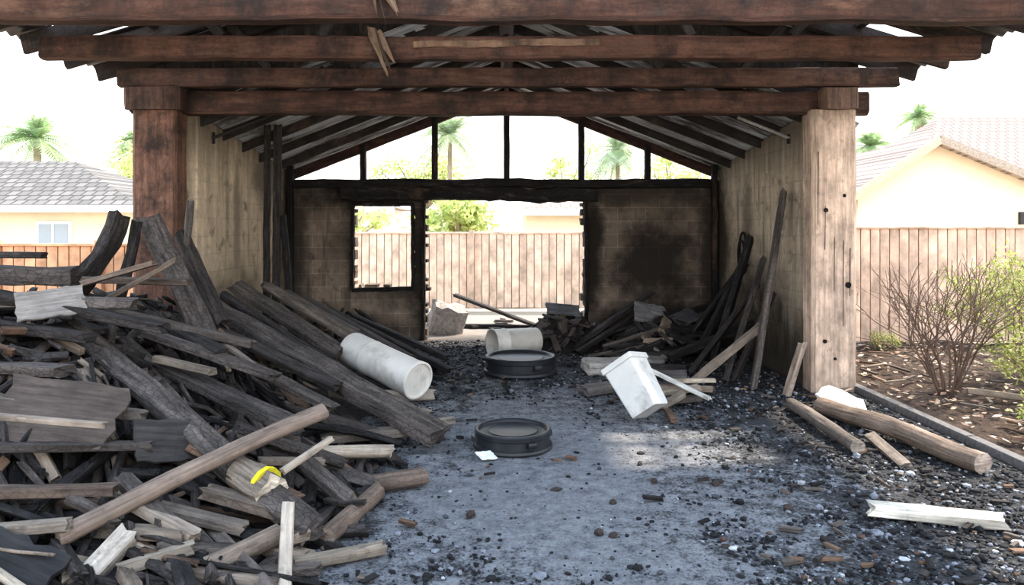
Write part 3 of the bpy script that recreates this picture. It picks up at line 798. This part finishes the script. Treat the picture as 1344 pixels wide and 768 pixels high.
for _ in range(420):
    x = R.uniform(-1.2, 3.3); y = 3.0+R.random()**1.4*7
    if x > 2.9 and y > 7: continue
    if math.hypot((x-.35)/1.3, (y-4.9)/2) < 1 and R.random() < .9: continue
    a = R.uniform(0, 6.28); l = R.uniform(.03, .13); t = R.choice([CH, CH2, CH, GR, BR, GR])
    stick(tb, (x, y, .02), (x+l*math.cos(a), y+l*math.sin(a), R.uniform(.015, .04)), R.uniform(.012, .04), R.uniform(.01, .02), t, .3, seg=.05)
tb.build('charred_splinters', M_WOOD)
lb = Buf()
for _ in range(3600):
    x = R.uniform(3.55, 8.2); y = R.uniform(3.2, 10.1); s = R.uniform(.015, .05)
    a = R.uniform(0, 6.28); u = Vector((math.cos(a), math.sin(a), R.uniform(-.3, .3)))*s; w = Vector((-math.sin(a), math.cos(a), R.uniform(-.4, .4)))*s*.45
    c = Vector((x, y, .06+R.uniform(0, .02))); b0 = len(lb.v); t = R.choice([(.40,.30,.21),(.28,.18,.125),(.15,.09,.07),(.55,.46,.37),(.06,.04,.03)])
    for p in (c-u, c+w, c+u, c-w): lb.v.append(tuple(p)); lb.t.append((*t, 1)); lb.uv.append((0, 0))
    lb.f.append((b0, b0+1, b0+2, b0+3))
lb.build('leaf_litter', M_LEAF, smooth=False)
lb = Buf()
for _ in range(60):
    x = R.uniform(3.6, 6.5); y = R.uniform(4., 9.8); a = R.uniform(0, 3.14); l = R.uniform(.1, .35)
    stick(lb, (x, y, .07), (x+l*math.cos(a), y+l*math.sin(a), .08), .03, .02, R.choice([WE, GR, BR]), .1, seg=.06)
stick(lb, (4.3,6.9,.09), (5.1,6.2,.08), .07, .05, WE, .1)
lb.build('fallen_twigs', M_WOOD)

# ------------------------------------------------------------------ shrubs
def tube(buf, A, B, r0, r1, tint, n=4):
    A = Vector(A); B = Vector(B); d = (B-A).normalized(); s = d.cross(Vector((.3, .5, 1)).normalized()).normalized(); u = s.cross(d)
    b0 = len(buf.v)
    for c, r in ((A, r0), (B, r1)):
        for i in range(n):
            a = i*math.tau/n; buf.v.append(tuple(c+s*r*math.cos(a)+u*r*math.sin(a))); buf.t.append((*tint, 1)); buf.uv.append((0, 0))
    for i in range(n): buf.f.append((b0+i, b0+(i+1) % n, b0+n+(i+1) % n, b0+n+i))
def leaf(buf, c, s, tint):
    u = Vector((R.gauss(0, 1), R.gauss(0, 1), R.gauss(0, 1))).normalized(); w = u.cross(Vector((R.gauss(0, 1), R.gauss(0, 1), R.gauss(0, 1)))).normalized()*s*.45; u = u*s
    b0 = len(buf.v)
    for p in (c-u, c+w, c+u, c-w): buf.v.append(tuple(p)); buf.t.append((*tint, 1)); buf.uv.append((0, 0))
    buf.f.append((b0, b0+1, b0+2, b0+3))
def grow(buf, p, d, l, r, dep, tint, lf=None, spread=.55):
    nseg = 3; q = p
    for i in range(nseg):
        d = (d+Vector((R.gauss(0, .12), R.gauss(0, .12), R.gauss(0, .08)))).normalized()
        q2 = q+d*l/nseg; tube(buf, q, q2, r*(1-.2*i/nseg), r*(1-.2*(i+1)/nseg), tint); q = q2
        if lf and dep <= 2:
            for _ in range(lf[0]): leaf(buf, q+Vector((R.gauss(0, .03), R.gauss(0, .03), R.gauss(0, .03))), lf[1], R.choice(lf[2]))
        if dep > 0 and i > 0:
            d2 = (d+Vector((R.gauss(0, spread), R.gauss(0, spread), R.gauss(.05, .3)))).normalized(); grow(buf, q, d2, l*.68, r*.6, dep-1, tint, lf, spread)
    if dep > 0:
        d2 = (d+Vector((R.gauss(0, spread*.7), R.gauss(0, spread*.7), .1))).normalized(); grow(buf, q, d2, l*.75, r*.65, dep-1, tint, lf, spread)
R.seed(33)
b1 = Buf()
for i in range(15):
    a = i/15*6.28; grow(b1, Vector((4.2+.06*math.cos(a), 7.05+.06*math.sin(a), 0)), Vector((math.cos(a)*.45, math.sin(a)*.45, 1.1)).normalized(), .52, .011, 3, (.16,.11,.085))
b1.build('bare_shrub', M_LEAF)
GREENS = [(.40,.46,.12), (.52,.56,.22), (.30,.36,.09), (.60,.60,.32)]
def shrub(cx, cy, n, l, r, dep, nl, ls, z=0):
    b1 = Buf()
    for i in range(n):
        a = i/n*6.28; grow(b1, Vector((cx+.06*math.cos(a), cy+.06*math.sin(a), z)), Vector((math.cos(a)*.5, math.sin(a)*.5, 1)).normalized(), l, r, dep, (.30,.24,.16), (nl, ls, GREENS))
    b1.build('green_shrub', M_TREE, smooth=False)
shrub(5.45, 7.6, 13, .56, .009, 3, 3, .024)
shrub(4.8, 6.5, 11, .30, .007, 3, 2, .02)
shrub(4.1, 5.55, 7, .18, .006, 2, 4, .02)
shrub(4.9, 9.6, 8, .12, .006, 2, 2, .015)

# ------------------------------------------------------------------ fences
def fence(name, xa, xb, y, h, tint, pw=.14, posts=2.4):
    B_ = Buf(); x = xa
    while x < xb-pw*.5:
        v = R.uniform(.92, 1.06); t = tuple(c*v for c in tint)
        stick(B_, (x+pw/2, y, .02), (x+pw/2, y, h+R.uniform(-.006, .006)), pw*.91, .02, t, 0, rough=.004, jag=0, seg=.6); x += pw
    sbox(B_, (xa, y+.03, h/2), (xb, y+.03, h/2), .015, h*.96, tuple(c*.45 for c in tint))
    for z in (.3, h-.25): sbox(B_, (xa, y+.05, z), (xb, y+.05, z), .04, .09, tint)
    sbox(B_, (xa, y, h+.015), (xb, y, h+.015), .07, .035, tint)
    x = xa
    while x <= xb:
        sbox(B_, (x, y-.03, 0), (x, y-.03, h+.07), .1, .1, tuple(c*.85 for c in tint)); x += posts
    return B_.build(name, M_FENCE)
fence('wooden_fence', 3.6, 12, 10.35, 1.6, (.80,.57,.43), .135, 6)
fence('wooden_fence', -6.5, 7.0, 14.8, 1.50, (.82,.62,.48), .15, 2.9)
fence('wooden_fence', -9.0, -3.75, 9.3, 1.38, (.72,.42,.26), .14, 1.3)

# ------------------------------------------------------------------ houses
def tiles(name, c1, c2):
    m, nt, b = newmat(name)
    tc = N(nt, 'ShaderNodeTexCoord').outputs['Object']
    sep = N(nt, 'ShaderNodeSeparateXYZ'); L(nt, tc, sep.inputs[0])
    cmb = N(nt, 'ShaderNodeCombineXYZ'); L(nt, sep.outputs[0], cmb.inputs[0]); L(nt, mathn(nt, 'MULTIPLY', sep.outputs[2], 2.0), cmb.inputs[1])
    br = N(nt, 'ShaderNodeTexBrick', Scale=1.0); L(nt, cmb.outputs[0], br.inputs['Vector'])
    br.inputs['Brick Width'].default_value = .3; br.inputs['Row Height'].default_value = .28; br.inputs['Mortar Size'].default_value = .03
    br.inputs['Color1'].default_value = (*c1, 1); br.inputs['Color2'].default_value = (*c2, 1); br.inputs['Mortar'].default_value = (*[x*.6 for x in c1], 1)
    L(nt, br.outputs['Color'], b.inputs['Base Color']); b.inputs['Roughness'].default_value = .95; b.inputs['Specular IOR Level'].default_value = .1
    return m
def mesh_obj(name, v, f, mat, parent=None, sol=0):
    me = bpy.data.meshes.new(name); me.from_pydata(v, [], f); me.materials.append(mat)
    o = bpy.data.objects.new(name, me); sc.collection.objects.link(o)
    if parent: o.parent = parent
    if sol: s = o.modifiers.new('s', 'SOLIDIFY'); s.thickness = sol; s.offset = -1
    return o
def box(name, a, b2, mat, parent=None):
    (x0,y0,z0),(x1,y1,z1) = a, b2
    v = [(x0,y0,z0),(x1,y0,z0),(x1,y1,z0),(x0,y1,z0),(x0,y0,z1),(x1,y0,z1),(x1,y1,z1),(x0,y1,z1)]
    return mesh_obj(name, v, [(0,3,2,1),(4,5,6,7),(0,1,5,4),(1,2,6,5),(2,3,7,6),(3,0,4,7)], mat, parent)
M_TILE = tiles('roof_tiles', (.16,.153,.147), (.235,.222,.212)); M_TILE2 = tiles('roof_tiles_pink', (.36,.29,.26), (.46,.38,.34))
M_STUC = plain('stucco_cream', (.84,.72,.54), .9, 0, 3, .05); M_STUC2 = plain('stucco_peach', (.90,.78,.60), .9, 0, 3, .04); M_TRIM = plain('white_trim', (.85,.85,.84), .6, 0, 3, .03)
M_GLASS = plain('dark_glass', (.35,.40,.45), .1, 0, 3, .03)
def hip_house(x0, x1, y0, y1, ze, zr, inset, walls, tile, win=()):
    e = empty('neighbour_house'); o = .45; ym = (y0+y1)/2
    box('walls', (x0, y0, 0), (x1, y1, ze), walls, e)
    v = [(x0-o,y0-o,ze),(x1+o,y0-o,ze),(x1+o,y1+o,ze),(x0-o,y1+o,ze),(x0+inset,ym,zr),(x1-inset,ym,zr)]
    mesh_obj('roof', v, [(0,1,5,4),(1,2,5),(2,3,4,5),(3,0,4),(0,3,2,1)], tile, e)
    box('fascia', (x0-o-.03, y0-o-.03, ze-.16), (x1+o+.03, y0-o, ze+.03), M_TRIM, e)
    for (a, b2, c, d) in win:
        box('window_frame', (a-.08, y0-.05, c-.08), (b2+.08, y0-.0, d+.08), M_TRIM, e); box('window_glass', (a, y0-.07, c), (b2, y0-.04, d), M_GLASS, e)
        box('window_mullion', ((a+b2)/2-.025, y0-.09, c), ((a+b2)/2+.025, y0-.06, d), M_TRIM, e)
    return e
hip_house(-24, -10.2, 20.2, 27, 2.2, 3.75, 3.6, M_STUC, M_TILE, [(-12.75,-11.95,1.1,1.72), (-15.5,-14.6,1.1,1.72)])
hip_house(.6, 9.0, 22.5, 28, 2.15, 3.0, 3.0, M_STUC2, M_TILE2)
hip_house(-9, -4.2, 25, 30, 2.3, 3.2, 2.2, M_TRIM, M_TILE2)
rh = empty('gabled_house')
wy0, wy1 = 18, 22; xl, xp, xr = 8.55, 10.3, 13.2; ze = 2.55; zp = 3.80; ze2 = 2.55
v = [(xl,wy0,0),(xr,wy0,0),(xr,wy0,ze2),(xp,wy0,zp-.1),(xl,wy0,ze),(xl,wy1,0),(xr,wy1,0),(xr,wy1,ze2),(xp,wy1,zp-.1),(xl,wy1,ze)]
mesh_obj('gable_walls', v, [(0,1,2,3,4),(5,9,8,7,6),(0,4,9,5),(1,6,7,2)], M_STUC2, rh)
def roofplane(n_, a, b2, y0, y1, mat):
    mesh_obj(n_, [(a[0],y0,a[1]),(b2[0],y0,b2[1]),(b2[0],y1,b2[1]),(a[0],y1,a[1])], [(0,1,2,3)], mat, rh, .1)
roofplane('roof_left', (8.1,2.32), (xp,zp), 17.6, 24, M_TILE2); roofplane('roof_right', (xp,zp), (13.7,2.40), 17.6, 24, M_TILE2)
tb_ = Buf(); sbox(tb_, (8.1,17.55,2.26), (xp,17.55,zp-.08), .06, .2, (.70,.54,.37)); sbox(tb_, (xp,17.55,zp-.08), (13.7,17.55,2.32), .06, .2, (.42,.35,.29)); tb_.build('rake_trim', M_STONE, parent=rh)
box('main_walls', (11.5,21,0), (24,29,2.6), M_STUC2, rh)
mesh_obj('main_roof', [(10.8,20.5,2.5),(24.5,20.5,2.5),(24.5,29.5,2.5),(10.8,29.5,2.5),(14.6,25,5.35),(22,25,5.35)], [(0,1,5,4),(1,2,5),(2,3,4,5),(3,0,4),(0,3,2,1)], M_TILE2, rh)
box('wall_lamp', (12.45,17.9,1.7), (12.6,18.0,2.0), M_DARKMETAL, rh)

# ------------------------------------------------------------------ trees
def palm(x, y, z, r, seed, trunk=.14, green=(.42,.56,.33)):  # frond greens are lightened, distance haze is put into the colour
    R.seed(seed); B_ = Buf(); 
    for i in range(8): tube(B_, (x, y, z*i/8), (x, y, z*(i+1)/8), trunk*(1-.03*i), trunk*(1-.03*(i+1)), (.5,.44,.36), 8)
    for k in range(50):
        a = R.uniform(0, 6.28); el = R.uniform(-.6, 1.5); dirh = Vector((math.cos(a), math.sin(a), 0)); p = Vector((x, y, z)); prev = p; n = 9; ca, sa = math.cos(el), math.sin(el); rr_ = r*R.uniform(.8, 1.1)
        side = Vector((-math.sin(a), math.cos(a), 0))
        for i in range(1, n+1):
            t = i/n; q = p+dirh*(ca*rr_*t)+Vector((0, 0, sa*rr_*t-.5*rr_*t*t))
            tube(B_, prev, q, .02, .015, (.6,.6,.4), 3)
            ll = r*.28*math.sin(min(1, t*1.15)*math.pi*.85+.25)
            for s in (-1, 1):
                for m_ in range(2):
                    c = prev.lerp(q, .5*m_+.2); tip = c+side*s*ll+(q-prev).normalized()*ll*.6+Vector((0, 0, -ll*.35)); w = (q-prev)*.24
                    b0 = len(B_.v); g = R.uniform(.75, 1.2)
                    for pp in (c-w*.5, c+w, tip): B_.v.append(tuple(pp)); B_.t.append((green[0]*g, green[1]*g, green[2]*g, 1)); B_.uv.append((0, 0))
                    B_.f.append((b0, b0+1, b0+2))
            prev = q
    B_.build('palm_tree', M_TREE, smooth=False)
palm(-20.3, 32, 5.5, 2.0, 1, .2); palm(-18.0, 36, 5.4, 1.5, 2); palm(-16.6, 33, 5.5, 1.1, 3)
palm(19.5, 35, 6.9, 1.3, 4); palm(17.2, 35, 5.5, 1.5, 5)
palm(-2.0, 26, 4.9, 1.6, 6, .1, (.55,.66,.48)); palm(4.2, 28, 4.6, 1.7, 7, .1, (.55,.66,.48))
def tree(x, y, h, r, n, seed, cols):
    R.seed(seed); B_ = Buf(); tube(B_, (x, y, 0), (x, y, h), .12, .05, (.45,.38,.3), 8)
    cl = [(Vector((x+R.gauss(0, r*.5), y+R.gauss(0, r*.5), h+R.gauss(0, r*.35))), r*R.uniform(.25, .5)) for _ in range(14)]
    for c, _ in cl: tube(B_, (x, y, h*.6), c, .05, .02, (.45,.38,.3), 5)
    for _ in range(n):
        c, cr = R.choice(cl); leaf(B_, c+Vector((R.gauss(0, cr*.6), R.gauss(0, cr*.6), R.gauss(0, cr*.5))), R.uniform(.06, .13), R.choice(cols))
    B_.build('leafy_tree', M_TREE, smooth=False)
LG = [(.60,.66,.28), (.50,.58,.24), (.70,.72,.38), (.42,.50,.2)]  # pale leaf colours stand in for haze over the far trees
tree(-14.2, 30, 4.0, 1.6, 4200, 1, LG); tree(-17.6, 38, 4.3, 1.6, 2800, 9, LG)
tree(-1.2, 18.6, 1.9, .85, 2400, 3, LG); tree(2.6, 31, 3.5, 1.3, 1500, 4, LG)
tree(6.9, 31, 3.5, 1.5, 1900, 5, LG); tree(-3.3, 30, 3.9, 1.5, 2200, 8, LG); tree(-4.4, 20, 1.8, .7, 900, 10, LG)
tree(14.6, 38, 4.6, 1.3, 1500, 11, LG)
up = Buf(); tube(up, (3.6,20.5,0), (3.6,20.5,4.4), .12, .12, (.8,.8,.8), 10); up.build('utility_pole', M_STONE)

# ------------------------------------------------------------------ light
w = bpy.data.worlds.new('World'); sc.world = w; w.use_nodes = True; nt = w.node_tree; bg = nt.nodes['Background']
tc = N(nt, 'ShaderNodeTexCoord').outputs['Generated']; sep = N(nt, 'ShaderNodeSeparateXYZ'); L(nt, tc, sep.inputs[0])
g = maprange(nt, sep.outputs[2], 0, .7)
L(nt, mixc(nt, g, (1.0, .97, .92), (.62, .78, 1.0)), bg.inputs['Color']); bg.inputs['Strength'].default_value = 1.65
sd = bpy.data.lights.new('sun', 'SUN'); sd.energy = 5.0; sd.angle = math.radians(2.5); sd.color = (1, .86, .68)
so = bpy.data.objects.new('sun', sd); sc.collection.objects.link(so)
so.rotation_euler = Vector((-.62, -.42, -1.0)).to_track_quat('-Z', 'Y').to_euler()
sc.view_settings.view_transform = 'Standard'; sc.view_settings.look = 'None'
sc.view_settings.exposure = .95; sc.view_settings.gamma = .90
# ------------------------------------------------------------------ camera
cd = bpy.data.cameras.new('camera'); co = bpy.data.objects.new('camera', cd); sc.collection.objects.link(co)
co.location = (0, 0, 1.6); co.rotation_euler = (math.radians(90), 0, 0); cd.lens = 26; cd.sensor_width = 36
cd.shift_x = .0052; cd.shift_y = -.0625; cd.clip_end = 300
sc.camera = co
